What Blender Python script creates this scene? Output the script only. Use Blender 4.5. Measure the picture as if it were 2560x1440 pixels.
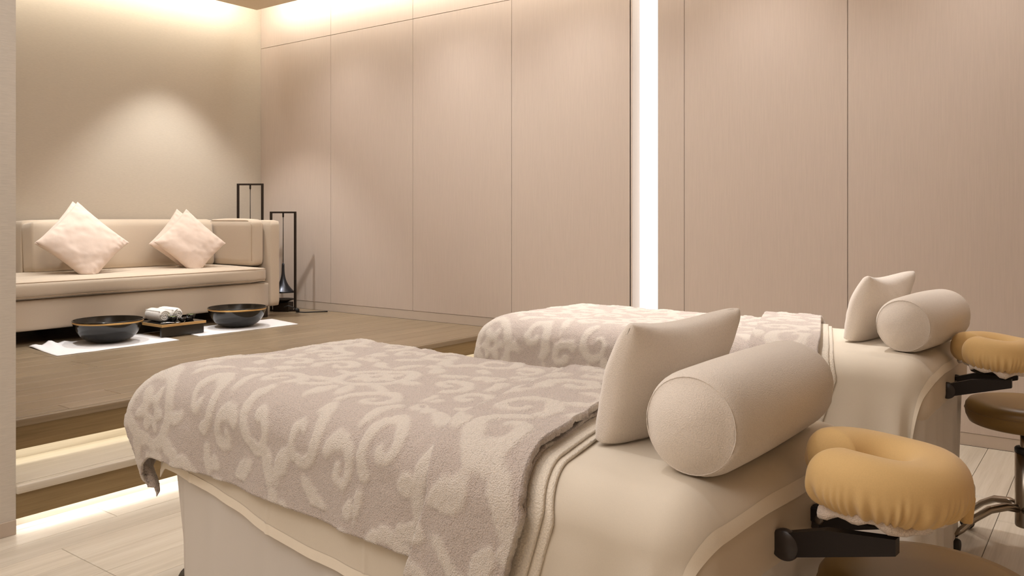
import bpy, bmesh, math, random
import numpy as np
from mathutils import Vector, Matrix

for o in list(bpy.data.objects):
    bpy.data.objects.remove(o)
scene = bpy.context.scene
COL = scene.collection
random.seed(7)
RNG = np.random.default_rng(7)
PI = math.pi

# ------------------------------------------------------------------ camera
EYE = 1.25
FPX = 2052.0
cam_d = bpy.data.cameras.new('camera')
cam_d.sensor_width = 36.0
cam_d.lens = 36.0 * FPX / 2560.0
cam_d.shift_y = -(720 - 545) / 2560.0
cam_d.clip_start = 0.02
cam = bpy.data.objects.new('camera', cam_d)
COL.objects.link(cam)
cam.location = (0, 0, EYE)
cam.rotation_euler = (PI / 2, 0, math.atan2(1520, FPX))
scene.camera = cam

# ------------------------------------------------------------------ view, world, lights
vs = scene.view_settings
vs.view_transform = 'Standard'
vs.look = 'None'
vs.gamma = 1.0
vs.use_curve_mapping = False
vs.exposure = 0.22

world = bpy.data.worlds.new('world')
scene.world = world
world.use_nodes = True
bg = world.node_tree.nodes['Background']
bg.inputs[0].default_value = (0.9, 0.93, 1.0, 1)
bg.inputs[1].default_value = 0.3

WARM = (1.0, 0.83, 0.66)
NEUT = (1.0, 0.965, 0.945)
COOL = (0.93, 0.95, 1.0)


def spot(x, y, z, watts, angle, tx=None, ty=None, tz=0.0, col=NEUT, size=0.04, blend=0.8):
    l = bpy.data.lights.new('downlight', 'SPOT')
    l.energy = watts
    l.color = col
    l.spot_size = math.radians(angle)
    l.spot_blend = blend
    l.shadow_soft_size = size
    o = bpy.data.objects.new('downlight', l)
    COL.objects.link(o)
    o.location = (x, y, z)
    d = Vector(((x if tx is None else tx), (y if ty is None else ty), tz)) - Vector((x, y, z))
    o.rotation_euler = d.to_track_quat('-Z', 'Y').to_euler()
    return o


def area(x, y, z, sx, sy, watts, col=NEUT, rot=(0, 0, 0)):
    l = bpy.data.lights.new('soft_fill', 'AREA')
    l.energy = watts
    l.color = col
    l.shape = 'RECTANGLE'
    l.size = sx
    l.size_y = sy
    o = bpy.data.objects.new('soft_fill', l)
    COL.objects.link(o)
    o.location = (x, y, z)
    o.rotation_euler = rot
    return o


ZC = 3.24            # soffit height
# downlights over the lounge platform
spot(-6.25, 4.05, ZC - .03, 118, 82, blend=.55, col=(1, .985, .97))
spot(-5.85, 2.6, ZC - .03, 112, 66, blend=.6, col=(1, .985, .97))
# downlights along the panelled wall
for px, w in ((-5.6, 36), (-4.3, 38), (-3.1, 40), (-1.75, 50), (-0.55, 46), (0.7, 12)):
    spot(px, 4.45, ZC - .03, w, 110, tx=px, ty=4.75, blend=1.0, size=.08)
# downlights over the beds
spot(-1.6, 3.5, ZC - .03, 180, 60, blend=.8)
spot(-1.7, 1.5, ZC - .03, 40, 75, blend=.9)
# added soft fill, no such fixture: raises the ambient and the beds' near sides
area(-1.9, 0.6, ZC - .02, 2.6, 2.6, 26)
area(-1.6, -1.3, ZC - .02, 2.8, 1.6, 46)
area(-3.8, 3.0, ZC - .02, 2.2, 2.4, 45)

# ------------------------------------------------------------------ helpers
def link(o, parent=None):
    COL.objects.link(o)
    if parent is not None:
        o.parent = parent
    return o


def tag(o, label, cat, group=None, kind=None):
    o['label'] = label
    if cat:
        o['category'] = cat
    if group:
        o['group'] = group
    if kind:
        o['kind'] = kind
    return o


def empty(name, loc=(0, 0, 0), rz=0.0):
    o = bpy.data.objects.new(name, None)
    o.empty_display_size = .05
    COL.objects.link(o)
    o.location = loc
    o.rotation_euler = (0, 0, rz)
    return o


def mk(name, verts, faces, mat, parent=None, smooth=True, loc=None):
    me = bpy.data.meshes.new(name)
    me.from_pydata([tuple(map(float, v)) for v in verts], [], faces)
    if smooth:
        me.polygons.foreach_set('use_smooth', [True] * len(me.polygons))
    me.update()
    if mat:
        me.materials.append(mat)
    o = bpy.data.objects.new(name, me)
    link(o, parent)
    if loc is not None:
        o.location = loc
    return o


def bm_obj(name, bm, mat, parent=None, smooth=True, loc=None):
    bmesh.ops.recalc_face_normals(bm, faces=bm.faces)
    me = bpy.data.meshes.new(name)
    bm.to_mesh(me)
    bm.free()
    if smooth:
        me.polygons.foreach_set('use_smooth', [True] * len(me.polygons))
    if mat:
        me.materials.append(mat)
    o = bpy.data.objects.new(name, me)
    link(o, parent)
    if loc is not None:
        o.location = loc
    return o


def box_bm(x0, x1, y0, y1, z0, z1, bev=0.0, seg=2):
    bm = bmesh.new()
    bmesh.ops.create_cube(bm, size=1.0)
    for v in bm.verts:
        v.co = Vector(((x0 + x1) / 2 + v.co.x * (x1 - x0), (y0 + y1) / 2 + v.co.y * (y1 - y0), (z0 + z1) / 2 + v.co.z * (z1 - z0)))
    if bev > 0:
        bmesh.ops.bevel(bm, geom=list(bm.edges), offset=bev, segments=seg, affect='EDGES', profile=.5)
    return bm


def box(name, x0, x1, y0, y1, z0, z1, mat, parent=None, bev=0.0, seg=2):
    """box in world coordinates; origin at its base centre when it has no parent"""
    bm = box_bm(x0, x1, y0, y1, z0, z1, bev, seg)
    o = bm_obj(name, bm, mat, parent, smooth=bev > 0.004)
    return o


def grid_faces(nu, nv, wrap_u=False):
    f = []
    for i in range(nu - (0 if wrap_u else 1)):
        i2 = (i + 1) % nu
        for j in range(nv - 1):
            f.append((i * nv + j, i2 * nv + j, i2 * nv + j + 1, i * nv + j + 1))
    return f


def lathe(name, prof, mat, parent=None, n=48, loc=None, cap=True):
    """prof: list of (r, z)"""
    vs_, k = [], len(prof)
    for i in range(n):
        a = 2 * PI * i / n
        for r, z in prof:
            vs_.append((r * math.cos(a), r * math.sin(a), z))
    f = grid_faces(n, k, True)
    bm = bmesh.new()
    bv = [bm.verts.new(v) for v in vs_]
    for q in f:
        try:
            bm.faces.new([bv[i] for i in q])
        except ValueError:
            pass
    bmesh.ops.remove_doubles(bm, verts=bm.verts, dist=1e-6)
    return bm_obj(name, bm, mat, parent, loc=loc)


def tube(name, pts, rad, mat, parent=None, n=10, closed=False, flat=(1, 1)):
    """sweep a round (or flattened) section along pts; rad number or list"""
    pts = [Vector(p) for p in pts]
    m = len(pts)
    rads = [rad] * m if not hasattr(rad, '__len__') else rad
    vs_ = []
    up = Vector((0, 0, 1))
    for i, p in enumerate(pts):
        a = pts[(i - 1) % m] if (closed or i > 0) else p
        b = pts[(i + 1) % m] if (closed or i < m - 1) else p
        t = (b - a).normalized()
        s = t.cross(up)
        if s.length < 1e-4:
            s = t.cross(Vector((1, 0, 0)))
        s.normalize()
        u = s.cross(t).normalized()
        for k in range(n):
            an = 2 * PI * k / n
            vs_.append(p + (s * math.cos(an) * flat[0] + u * math.sin(an) * flat[1]) * rads[i])
    f = []
    for i in range(m if closed else m - 1):
        i2 = (i + 1) % m
        for k in range(n):
            k2 = (k + 1) % n
            f.append((i * n + k, i * n + k2, i2 * n + k2, i2 * n + k))
    if not closed:
        f.append(tuple(range(n - 1, -1, -1)))
        f.append(tuple((m - 1) * n + k for k in range(n)))
    return mk(name, vs_, f, mat, parent)


def sm(x):
    x = np.clip(x, 0, 1)
    return x * x * (3 - 2 * x)


def vnoise(x, y, seed=0):
    """smooth value noise, numpy arrays, about -1..1"""
    xi = np.floor(x).astype(int)
    yi = np.floor(y).astype(int)
    fx, fy = sm(x - xi), sm(y - yi)

    def h(a, b):
        n = (a * 374761393 + b * 668265263 + seed * 1442695041) & 0x7fffffff
        n = ((n ^ (n >> 13)) * 1274126177) & 0x7fffffff
        return ((n ^ (n >> 16)) & 0xffff) / 32767.5 - 1
    return (h(xi, yi) * (1 - fx) + h(xi + 1, yi) * fx) * (1 - fy) + (h(xi, yi + 1) * (1 - fx) + h(xi + 1, yi + 1) * fx) * fy


def fbm(x, y, seed=0, oct=3):
    r, a = 0, 1.0
    for k in range(oct):
        r = r + a * vnoise(x * 2 ** k, y * 2 ** k, seed + 17 * k)
        a *= .5
    return r / 1.75


# ------------------------------------------------------------------ materials
def new_mat(name):
    m = bpy.data.materials.new(name)
    m.use_nodes = True
    nt = m.node_tree
    return m, nt, nt.nodes, nt.links, nt.nodes['Principled BSDF']


def srgb(r, g, b):
    def c(v):
        v /= 255.0
        return v / 12.92 if v <= .04045 else ((v + .055) / 1.055) ** 2.4
    return (c(r), c(g), c(b), 1)


def plain(name, col, rough=.5, metal=0.0, spec=.5, **kw):
    m, nt, n, l, p = new_mat(name)
    p.inputs['Base Color'].default_value = col
    p.inputs['Roughness'].default_value = rough
    p.inputs['Metallic'].default_value = metal
    p.inputs['Specular IOR Level'].default_value = spec
    for k, v in kw.items():
        p.inputs[k.replace('_', ' ')].default_value = v
    return m


def texmap(n, l, scale, coord='Object'):
    tc = n.new('ShaderNodeTexCoord')
    mp = n.new('ShaderNodeMapping')
    mp.inputs['Scale'].default_value = scale
    l.new(tc.outputs[coord], mp.inputs['Vector'])
    return mp.outputs['Vector']


def noise(n, l, vec, scale, detail=3, rough=.55):
    t = n.new('ShaderNodeTexNoise')
    t.inputs['Scale'].default_value = scale
    t.inputs['Detail'].default_value = detail
    t.inputs['Roughness'].default_value = rough
    l.new(vec, t.inputs['Vector'])
    return t.outputs['Fac']


def ramp(n, l, fac, stops):
    r = n.new('ShaderNodeValToRGB')
    e = r.color_ramp.elements
    e[0].position, e[0].color = stops[0]
    e[1].position, e[1].color = stops[-1]
    for p, c in stops[1:-1]:
        x = e.new(p)
        x.color = c
    l.new(fac, r.inputs['Fac'])
    return r.outputs['Color']


def bump(n, l, p, h, strength, dist=.002):
    b = n.new('ShaderNodeBump')
    b.inputs['Strength'].default_value = strength
    b.inputs['Distance'].default_value = dist
    l.new(h, b.inputs['Height'])
    l.new(b.outputs['Normal'], p.inputs['Normal'])
    return b


def dim(c, k):
    return (c[0] * k, c[1] * k, c[2] * k, 1)


def woven(name, col, sc_map, scale, var=.10, rough=.85, bs=.25, dist=.0015, sheen=.15):
    """fabric wall covering or upholstery: fine stretched slubs"""
    m, nt, n, l, p = new_mat(name)
    vec = texmap(n, l, sc_map)
    f = noise(n, l, vec, scale, 4, .6)
    c = ramp(n, l, f, [(.3, dim(col, 1 - var)), (.7, dim(col, 1 + var))])
    l.new(c, p.inputs['Base Color'])
    p.inputs['Roughness'].default_value = rough
    p.inputs['Specular IOR Level'].default_value = .2
    p.inputs['Sheen Weight'].default_value = sheen
    bump(n, l, p, f, bs, dist)
    return m


def wood(name, c1, c2, c3, rough=.35, axis='Y', gscale=1.0):
    m, nt, n, l, p = new_mat(name)
    tc = n.new('ShaderNodeTexCoord')
    oi = n.new('ShaderNodeObjectInfo')
    ad = n.new('ShaderNodeVectorMath')
    ad.operation = 'ADD'
    cb = n.new('ShaderNodeCombineXYZ')
    mu = n.new('ShaderNodeMath')
    mu.operation = 'MULTIPLY'
    mu.inputs[1].default_value = 37.0
    l.new(oi.outputs['Random'], mu.inputs[0])
    for k in range(3):
        l.new(mu.outputs[0], cb.inputs[k])
    l.new(tc.outputs['Object'], ad.inputs[0])
    l.new(cb.outputs[0], ad.inputs[1])
    mp = n.new('ShaderNodeMapping')
    s = [22 * gscale, 22 * gscale, 22 * gscale]
    s['XYZ'.index(axis)] = 1.1 * gscale
    mp.inputs['Scale'].default_value = s
    l.new(ad.outputs[0], mp.inputs['Vector'])
    g = noise(n, l, mp.outputs['Vector'], 1.0, 5, .6)
    mp2 = n.new('ShaderNodeMapping')
    s2 = [150, 150, 150]
    s2['XYZ'.index(axis)] = 4
    mp2.inputs['Scale'].default_value = s2
    l.new(ad.outputs[0], mp2.inputs['Vector'])
    g2 = noise(n, l, mp2.outputs['Vector'], 1.0, 3, .6)
    mx = n.new('ShaderNodeMix')
    mx.inputs[0].default_value = .35
    l.new(g, mx.inputs[2])
    l.new(g2, mx.inputs[3])
    c = ramp(n, l, mx.outputs[0], [(.30, c1), (.5, c2), (.70, c3)])
    hs = n.new('ShaderNodeHueSaturation')
    mr = n.new('ShaderNodeMapRange')
    mr.inputs[3].default_value = .92
    mr.inputs[4].default_value = 1.07
    l.new(oi.outputs['Random'], mr.inputs[0])
    l.new(mr.outputs[0], hs.inputs['Value'])
    l.new(c, hs.inputs['Color'])
    l.new(hs.outputs[0], p.inputs['Base Color'])
    p.inputs['Roughness'].default_value = rough
    p.inputs['Specular IOR Level'].default_value = .4
    bump(n, l, p, g2, .08, .001)
    return m


def terry(name, col, var=.06, scale=260, bs=.7, dist=.004, sheen=.4, col2=None, attr=None):
    """toweling: looped pile; with attr mixes ground col and motif col2 by a colour attribute"""
    m, nt, n, l, p = new_mat(name)
    vec = texmap(n, l, (1, 1, 1))
    f = noise(n, l, vec, scale, 2, .6)
    v = n.new('ShaderNodeTexVoronoi')
    v.inputs['Scale'].default_value = scale * .8
    l.new(vec, v.inputs['Vector'])
    mx = n.new('ShaderNodeMix')
    mx.inputs[0].default_value = .5
    l.new(f, mx.inputs[2])
    inv = n.new('ShaderNodeMath')
    inv.operation = 'SUBTRACT'
    inv.inputs[0].default_value = .9
    l.new(v.outputs['Distance'], inv.inputs[1])
    l.new(inv.outputs[0], mx.inputs[3])
    h = mx.outputs[0]
    lo = ramp(n, l, h, [(.25, dim(col, 1 - var * 2.2)), (.65, dim(col, 1 + var))])
    if attr:
        a = n.new('ShaderNodeAttribute')
        a.attribute_name = attr
        hi = ramp(n, l, h, [(.25, dim(col2, 1 - var)), (.65, dim(col2, 1 + var * .5))])
        cm = n.new('ShaderNodeMix')
        cm.data_type = 'RGBA'
        # break the motif's edge up with the pile
        e = n.new('ShaderNodeMath')
        e.operation = 'MULTIPLY_ADD'
        e.inputs[1].default_value = .5
        sb = n.new('ShaderNodeMath')
        sb.operation = 'SUBTRACT'
        sb.inputs[1].default_value = .5
        l.new(f, sb.inputs[0])
        l.new(sb.outputs[0], e.inputs[0])
        l.new(a.outputs['Fac'], e.inputs[2])
        l.new(e.outputs[0], cm.inputs[0])
        l.new(lo, cm.inputs[6])
        l.new(hi, cm.inputs[7])
        l.new(cm.outputs[2], p.inputs['Base Color'])
    else:
        l.new(lo, p.inputs['Base Color'])
    p.inputs['Roughness'].default_value = .95
    p.inputs['Specular IOR Level'].default_value = .1
    p.inputs['Sheen Weight'].default_value = sheen
    p.inputs['Sheen Roughness'].default_value = .6
    bump(n, l, p, h, bs, dist)
    return m


def emit(name, col, strength):
    m, nt, n, l, p = new_mat(name)
    e = n.new('ShaderNodeEmission')
    e.inputs[0].default_value = col
    e.inputs[1].default_value = strength
    l.new(e.outputs[0], n['Material Output'].inputs[0])
    return m


M = {}
M['wall'] = woven('wall_fabric', srgb(194, 183, 167), (6, 6, 60), 6, .05, .9, .2, .002)
M['stub'] = woven('stub_fabric', srgb(204, 195, 183), (4, 4, 70), 6, .07, .9, .25, .002)
M['panel'] = woven('panel_fabric', srgb(196, 180, 167), (30, 30, 1.2), 5, .035, .85, .12, .002)
M['gap'] = plain('seam_shadow_gap', srgb(70, 52, 38), .9)
M['ceiling'] = plain('ceiling_paint', srgb(215, 198, 172), .9)
M['plain_wall'] = plain('plain_wall_paint', srgb(205, 188, 168), .9)
M['base'] = woven('baseboard_paint', srgb(192, 176, 160), (2, 2, 2), 8, .02, .6, .05)
M['floor'] = wood('pale_wood', srgb(184, 173, 155), srgb(203, 192, 175), srgb(215, 206, 191), .3)
M['plat'] = wood('platform_wood', srgb(126, 109, 86), srgb(141, 123, 99), srgb(156, 138, 114), .28)
M['riser'] = wood('riser_wood', srgb(124, 102, 68), srgb(142, 119, 82), srgb(158, 136, 98), .4)
M['subfloor'] = plain('plank_joint', srgb(95, 80, 64), .9)
M['led_warm'] = emit('led_warm', (1.0, .95, .80, 1), 9)
M['led_cool'] = emit('led_cool', (.95, .97, 1.0, 1), 20)
M['led_cove'] = emit('led_cove', (1.0, .96, .86, 1), 54)
M['daylight'] = emit('daylight_pane', (.95, .98, 1.0, 1), 2.2)
M['sofa'] = woven('sofa_fabric', srgb(200, 184, 164), (1, 1, 1), 420, .05, .9, .25, .001, .3)
M['piping'] = woven('piping_fabric', srgb(180, 158, 134), (1, 1, 1), 420, .05, .9, .25, .001)
M['dark_wood'] = plain('dark_leg', srgb(42, 32, 26), .4)
M['cushion'] = woven('cushion_linen', srgb(226, 206, 191), (1, 1, 1), 300, .05, .9, .3, .001, .3)
M['blackmetal'] = plain('bronze_black_metal', srgb(48, 38, 30), .45, .6)
M['bell'] = plain('grey_steel', srgb(70, 72, 78), .3, .85)
M['lacquer'] = plain('black_lacquer', srgb(22, 20, 18), .12, 0, .6)
M['lacquer_in'] = plain('dark_brown_lacquer', srgb(40, 34, 26), .22, 0, .5)
M['gold'] = plain('gold_band', srgb(205, 165, 105), .35, .75)
M['goldwood'] = plain('gold_edge', srgb(196, 156, 100), .45, .2)
M['green'] = plain('green_tea', srgb(120, 135, 45), .35)
M['steel'] = plain('spoon_steel', srgb(205, 200, 195), .2, 1.0)
M['mat'] = terry('white_cotton', srgb(238, 236, 236), .03, 420, .3, .002, .2)
M['roll'] = terry('white_terry', srgb(240, 236, 230), .05, 300, .6, .004)
M['spiral'] = terry('white_terry_end', srgb(215, 205, 195), .08, 300, .6, .004)
M['sheet'] = woven('cream_sheet', srgb(217, 205, 187), (1, 1, 1), 500, .02, .75, .12, .0008, .2)
M['hem'] = woven('sheet_hem', srgb(238, 226, 207), (1, 1, 1), 500, .02, .75, .12, .0008, .2)
M['blanket'] = terry('damask_terry', srgb(204, 188, 177), .10, 400, 1.0, .004, .4, srgb(223, 211, 198), 'motif')
M['blanket_edge'] = terry('damask_edge', srgb(198, 172, 156), .07, 260, .8, .004)
M['towel'] = terry('cream_towel', srgb(236, 224, 206), .05, 300, .7, .004)
M['pillow'] = terry('pillow_terry', srgb(230, 218, 205), .04, 520, .45, .0022, .4)
M['pipe_p'] = terry('pillow_seam', srgb(205, 188, 170), .04, 520, .45, .002)
M['mattress'] = plain('mattress_vinyl', srgb(215, 200, 180), .6)
M['yellow'] = woven('yellow_cotton', srgb(222, 186, 128), (1, 1, 1), 420, .03, .8, .15, .0008, .25)
M['lining'] = terry('lining_terry', srgb(232, 215, 200), .06, 420, .8, .004)
M['bracket'] = plain('black_bracket', srgb(28, 20, 18), .45, .3)
M['knob'] = plain('black_knob', srgb(48, 40, 37), .32)
M['bolt'] = plain('bolt_steel', srgb(120, 112, 105), .35, .9)
M['vinyl'] = plain('olive_brown_vinyl', srgb(132, 102, 52), .38, 0, .45)
M['vinyl_dk'] = plain('vinyl_welt', srgb(128, 98, 55), .45)
M['chrome'] = plain('brushed_steel', srgb(165, 155, 142), .25, 1.0)
M['rubber'] = plain('caster_rubber', srgb(30, 27, 25), .6)

# translucent sheer skirt
m, nt, n, l, p = new_mat('sheer_white_cotton')
p.inputs['Base Color'].default_value = srgb(243, 236, 228)
p.inputs['Roughness'].default_value = .8
p.inputs['Specular IOR Level'].default_value = .2
tr = n.new('ShaderNodeBsdfTranslucent')
tr.inputs[0].default_value = srgb(243, 236, 228)
mx = n.new('ShaderNodeMixShader')
mx.inputs[0].default_value = .3
l.new(p.outputs[0], mx.inputs[1])
l.new(tr.outputs[0], mx.inputs[2])
l.new(mx.outputs[0], n['Material Output'].inputs[0])
M['skirt'] = m

# ------------------------------------------------------------------ room shell
XL, YW = -6.925, 5.115        # sofa wall and panelled wall
XR, YB = 1.7, -2.4            # walls behind and beside the camera
ZP, ZT = 0.385, 0.19          # platform and step heights
ZTOP = 3.62
SX, SY = -3.51, 1.441         # partition beside the steps: face and end


def struct(o, label=None):
    o['kind'] = 'structure'
    if label:
        o['label'] = label
    return o


def base_empty(name, label, loc=(0, 0, 0)):
    e = empty(name, loc)
    return struct(e, label)


# lower floor: dark joint bed with one object per plank
floor = box('floor', -3.9, XR, YB, YW, -.06, -.004, M['subfloor'])
struct(floor, 'pale wood plank floor of the treatment area')
PW = .165
PLANK = {}


def plank(x0, x1, y0, y1, ztop, th, mat, parent, key):
    """a bevelled board; shares mesh data between boards of one size"""
    w, L_ = round(x1 - x0, 3), round(y1 - y0, 3)
    k = (w, L_, th, key)
    if k not in PLANK:
        bm = box_bm(-w / 2, w / 2, -L_ / 2, L_ / 2, -th, 0, .0012, 1)
        me = bpy.data.meshes.new('plank')
        bm.to_mesh(me)
        bm.free()
        me.materials.append(mat)
        PLANK[k] = me
    o = bpy.data.objects.new('plank', PLANK[k])
    link(o, parent)
    o.location = ((x0 + x1) / 2, (y0 + y1) / 2, ztop)
    return o


GAPP = .0022
x = -3.545 - PW
r = 0
while x < XR - .01:
    y = YB + random.choice([-1.0, -.7, -.4, -.1])
    while y < YW:
        ya, yb = max(y, YB), min(y + 1.22, YW)
        if x < -3.7:
            ya = max(ya, SY)
        if yb - ya > .05:
            plank(x + GAPP / 2, min(x + PW, XR) - GAPP / 2, ya + GAPP / 2, yb - GAPP / 2, 0, .012, M['floor'], floor, 'f')
        y += 1.22
    x += PW
    r += 1

# platform with two lit steps
plat = base_empty('platform', 'raised wood lounge platform with two lit steps')
PF = -3.80                    # platform front
box('platform_core', XL, -3.91, YB, YW, -.02, ZP - .013, M['subfloor'], plat)
box('step_core', -3.93, -3.605, SY, YW, 0, ZT - .013, M['riser'], plat)
box('nosing', -3.838 + .001, PF, SY, YW, ZP - .034, ZP, M['plat'], plat, .006, 2)
box('riser', PF - .035, PF - .012, SY, YW, .252, ZP - .032, M['riser'], plat, .001, 1)
box('step_tread', -3.93, -3.545, SY, YW, ZT - .012, ZT, M['floor'], plat, .001, 1)
box('nosing', -3.543, -3.50, SY, YW, ZT - .034, ZT, M['floor'], plat, .006, 2)
box('riser', -3.535, -3.512, SY, YW, .057, ZT - .032, M['riser'], plat, .001, 1)
box('toe_recess', -3.935, -3.908, SY, YW, ZT, ZP - .013, M['floor'], plat)
box('toe_recess', -3.63, -3.602, SY, YW, 0, ZT - .013, M['floor'], plat)
box('led_strip', -3.87, -3.845, SY + .02, YW - .02, .285, .29, M['led_warm'], plat)
box('led_strip', -3.585, -3.56, SY + .02, YW - .02, .09, .095, M['led_cool'], plat)
x = -3.838
widths = [.112] + [PW] * 40
for w_ in widths:
    x1 = x
    x0 = max(x - w_, XL)
    y = .6 + random.choice([-1.0, -.7, -.4, -.1])
    while y < YW:
        ya, yb = max(y, .6), min(y + 1.9, YW)
        if yb - ya > .05:
            plank(x0 + GAPP / 2, x1 - GAPP / 2, ya + GAPP / 2, yb - GAPP / 2, ZP, .013, M['plat'], plat, 'p')
        y += 1.9
    x = x0
    if x <= XL + .01:
        break

# partition beside the steps
wp = box('wall_partition', SX - .29, SX, YB, SY, 0, ZTOP, M['stub'])
struct(wp, 'grey beige fabric partition beside the steps')
bp = box('baseboard_partition', SX, SX + .006, YB, SY, 0, .058, M['base'], None, .0015, 1)
struct(bp, 'low baseboard along the fabric partition')

# sofa wall
wl = box('wall_left', XL - .2, XL, YB, YW + .2, -.1, ZTOP, M['wall'])
struct(wl, 'beige fabric wall behind the sofa')

# panelled wall: dark backing, separate fabric panels with open joints
TH = .022
wb = base_empty('wall_back', 'wall of tall beige fabric panels with thin dark joints')
WX0, WX1 = -2.751, -2.350      # zone of the light slot
SL0, SL1 = -2.742, -2.548      # slot opening
box('backing', XL, SL0 - .004, YW + TH, YW + .2, -.1, ZTOP, M['gap'], wb)
box('backing', SL1 + .004, XR, YW + TH, YW + .2, -.1, ZTOP, M['gap'], wb)
seams = [XL, -5.881, -4.841, -3.793, WX0]
G = .0035
ZS = 2.945


def pan(x0, x1, z0, z1):
    box('panel', x0 + G / 2, x1 - G / 2, YW, YW + TH + .001, z0 + G / 2, z1 - G / 2, M['panel'], wb, .0012, 1)


for a, b in zip(seams[:-1], seams[1:]):
    zb_ = .459 if b < -3.7 else .068
    if a < -3.8 < b or a == -3.793:
        zb_ = .068 if a == -3.793 else .459
    pan(a, b, zb_, ZS)
    pan(a, b, ZS, ZTOP)
for a, b in ((SL1, WX1), (WX1, -1.303), (-1.303, -.256), (-.256, .79), (.79, XR)):
    pan(a, b, .068, ZS)
    pan(a, b, ZS, ZTOP)
bb = box('baseboard_back', PF, XR, YW + .002, YW + TH, 0, .068, M['base'], None, .001, 1)
struct(bb, 'baseboard under the fabric panels beside the beds')
bb = box('baseboard_platform', XL, PF, YW + .002, YW + TH, ZP, .459, M['base'], None, .001, 1)
struct(bb, 'baseboard under the fabric panels above the platform')

# tall light slot: a narrow window in a deep reveal
win = base_empty('window_1', 'tall narrow window slot glowing white between the fabric panels')
RD = .112
box('reveal', SL0 - .02, SL0, YW, YW + RD, .0, ZTOP, M['panel'], win, .001, 1)
box('reveal', SL1, SL1 + .012, YW + TH + .003, YW + RD, .0, ZTOP, M['panel'], win, .001, 1)
box('pane', SL0, SL1, YW + RD, YW + RD + .01, .0, ZTOP, M['daylight'], win)

# walls beside and behind the camera
struct(box('wall_right', XR, XR + .15, YB, YW + .2, -.1, ZTOP, M['plain_wall']), 'plain wall on the right of the room')
struct(box('wall_front', XL - .2, XR + .15, YB - .15, YB, -.1, ZTOP, M['plain_wall']), 'plain wall behind the viewer')

# ceiling with light cove along two walls
ceil = struct(box('ceiling', XL, XR, YB, YW, ZTOP, ZTOP + .1, M['ceiling']), 'upper ceiling above the light cove')
CX, CY = -6.64, 4.86
sof = struct(box('ceiling_soffit', CX, XR, YB, CY, ZC, ZC + .09, M['ceiling']), 'dropped ceiling panel with a lit cove along the walls')
box('led_strip', CX - .008, CX, YB, CY, ZC + .055, ZC + .085, M['led_cove'], sof)
box('led_strip', CX, XR, CY, CY + .008, ZC + .055, ZC + .085, M['led_cove'], sof)

# ------------------------------------------------------------------ soft shapes
def pillow_mesh(W_, H_, T_, pinch=.10, nu=40, nv=40, seed=0, wr=.004, power=.42, tip=1.0):
    """square cushion in the local XZ plane, thickness along Y; closed mesh verts+faces"""
    u = np.linspace(-1, 1, nu)
    v = np.linspace(-1, 1, nv)
    U, V = np.meshgrid(u, v, indexing='ij')
    # more samples by the seams
    U = np.sin(U * PI / 2)
    V = np.sin(V * PI / 2)
    X = W_ / 2 * U * (1 - pinch * (1 - V ** 2))
    Z = H_ / 2 * V * (1 - pinch * (1 - U ** 2))
    Hh = T_ / 2 * np.clip((1 - U ** 2) * (1 - V ** 2), 0, 1) ** power
    edge = np.maximum(abs(U), abs(V))
    w1 = fbm(X * 14 + 5, Z * 14 + 9, seed, 3) * wr * (.4 + edge) * (1 - edge ** 6)
    # gathers running inward from the seams
    g = np.sin(X * 95 + 6 * vnoise(X * 9, Z * 9, seed + 3)) * sm((abs(V) - .72) / .28) * (1 - abs(V) ** 8)
    g2 = np.sin(Z * 95 + 6 * vnoise(X * 9, Z * 9, seed + 4)) * sm((abs(U) - .72) / .28) * (1 - abs(U) ** 8)
    g = (g + g2) * wr * .55
    A = np.stack([X, -(Hh + w1 + g), Z], -1).reshape(-1, 3)
    B = np.stack([X, (Hh + w1 * .7 + g), Z], -1).reshape(-1, 3)
    fa = grid_faces(nu, nv)
    nA = len(A)
    fb = [tuple(nA + i for i in reversed(q)) for q in fa]
    return np.concatenate([A, B]), fa + fb


def weld(name, V, F, mat, parent=None, dist=.0008, subsurf=0):
    bm = bmesh.new()
    bv = [bm.verts.new(tuple(map(float, v))) for v in V]
    for q in F:
        try:
            bm.faces.new([bv[i] for i in q])
        except ValueError:
            pass
    bmesh.ops.remove_doubles(bm, verts=bm.verts, dist=dist)
    o = bm_obj(name, bm, mat, parent)
    return o


def cushion_bm(x0, x1, y0, y1, z0, z1, r, seg, puff_top=0.0, puff_front=0.0, n=14):
    """rounded upholstery block, softly crowned"""
    bm = box_bm(x0, x1, y0, y1, z0, z1)
    bmesh.ops.subdivide_edges(bm, edges=list(bm.edges), cuts=n, use_grid_fill=True)
    cx, cy, cz = (x0 + x1) / 2, (y0 + y1) / 2, (z0 + z1) / 2
    hx, hy, hz = (x1 - x0) / 2, (y1 - y0) / 2, (z1 - z0) / 2
    for v in bm.verts:
        p = v.co - Vector((cx, cy, cz))
        q = Vector((max(-hx + r, min(hx - r, p.x)), max(-hy + r, min(hy - r, p.y)), max(-hz + r, min(hz - r, p.z))))
        d = p - q
        if d.length > 1e-6:
            d = d.normalized() * r
        u, w, h = p.x / hx, p.y / hy, p.z / hz
        out = q + d
        fy = 1 - abs(w) ** 6
        if h > .5:
            out.z += puff_top * (1 - u * u) * fy
        if u > .5:
            out.x += puff_front * (1 - h * h) * fy
        v.co = out + Vector((cx, cy, cz))
    return bm


# ------------------------------------------------------------------ sofa
SFX, SBX = -5.94, -6.88
SY0, SY1 = 1.55, 4.587
sofa = empty('sofa', (-6.4, 3.2, ZP))
tag(sofa, 'long beige upholstered sofa on short dark legs against the fabric wall', 'sofa')


def into(o, parent):
    """parent o (built in world coordinates) to an unrotated empty"""
    o.parent = parent
    o.location = Vector(o.location) - Vector(parent.location)
    return o


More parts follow.
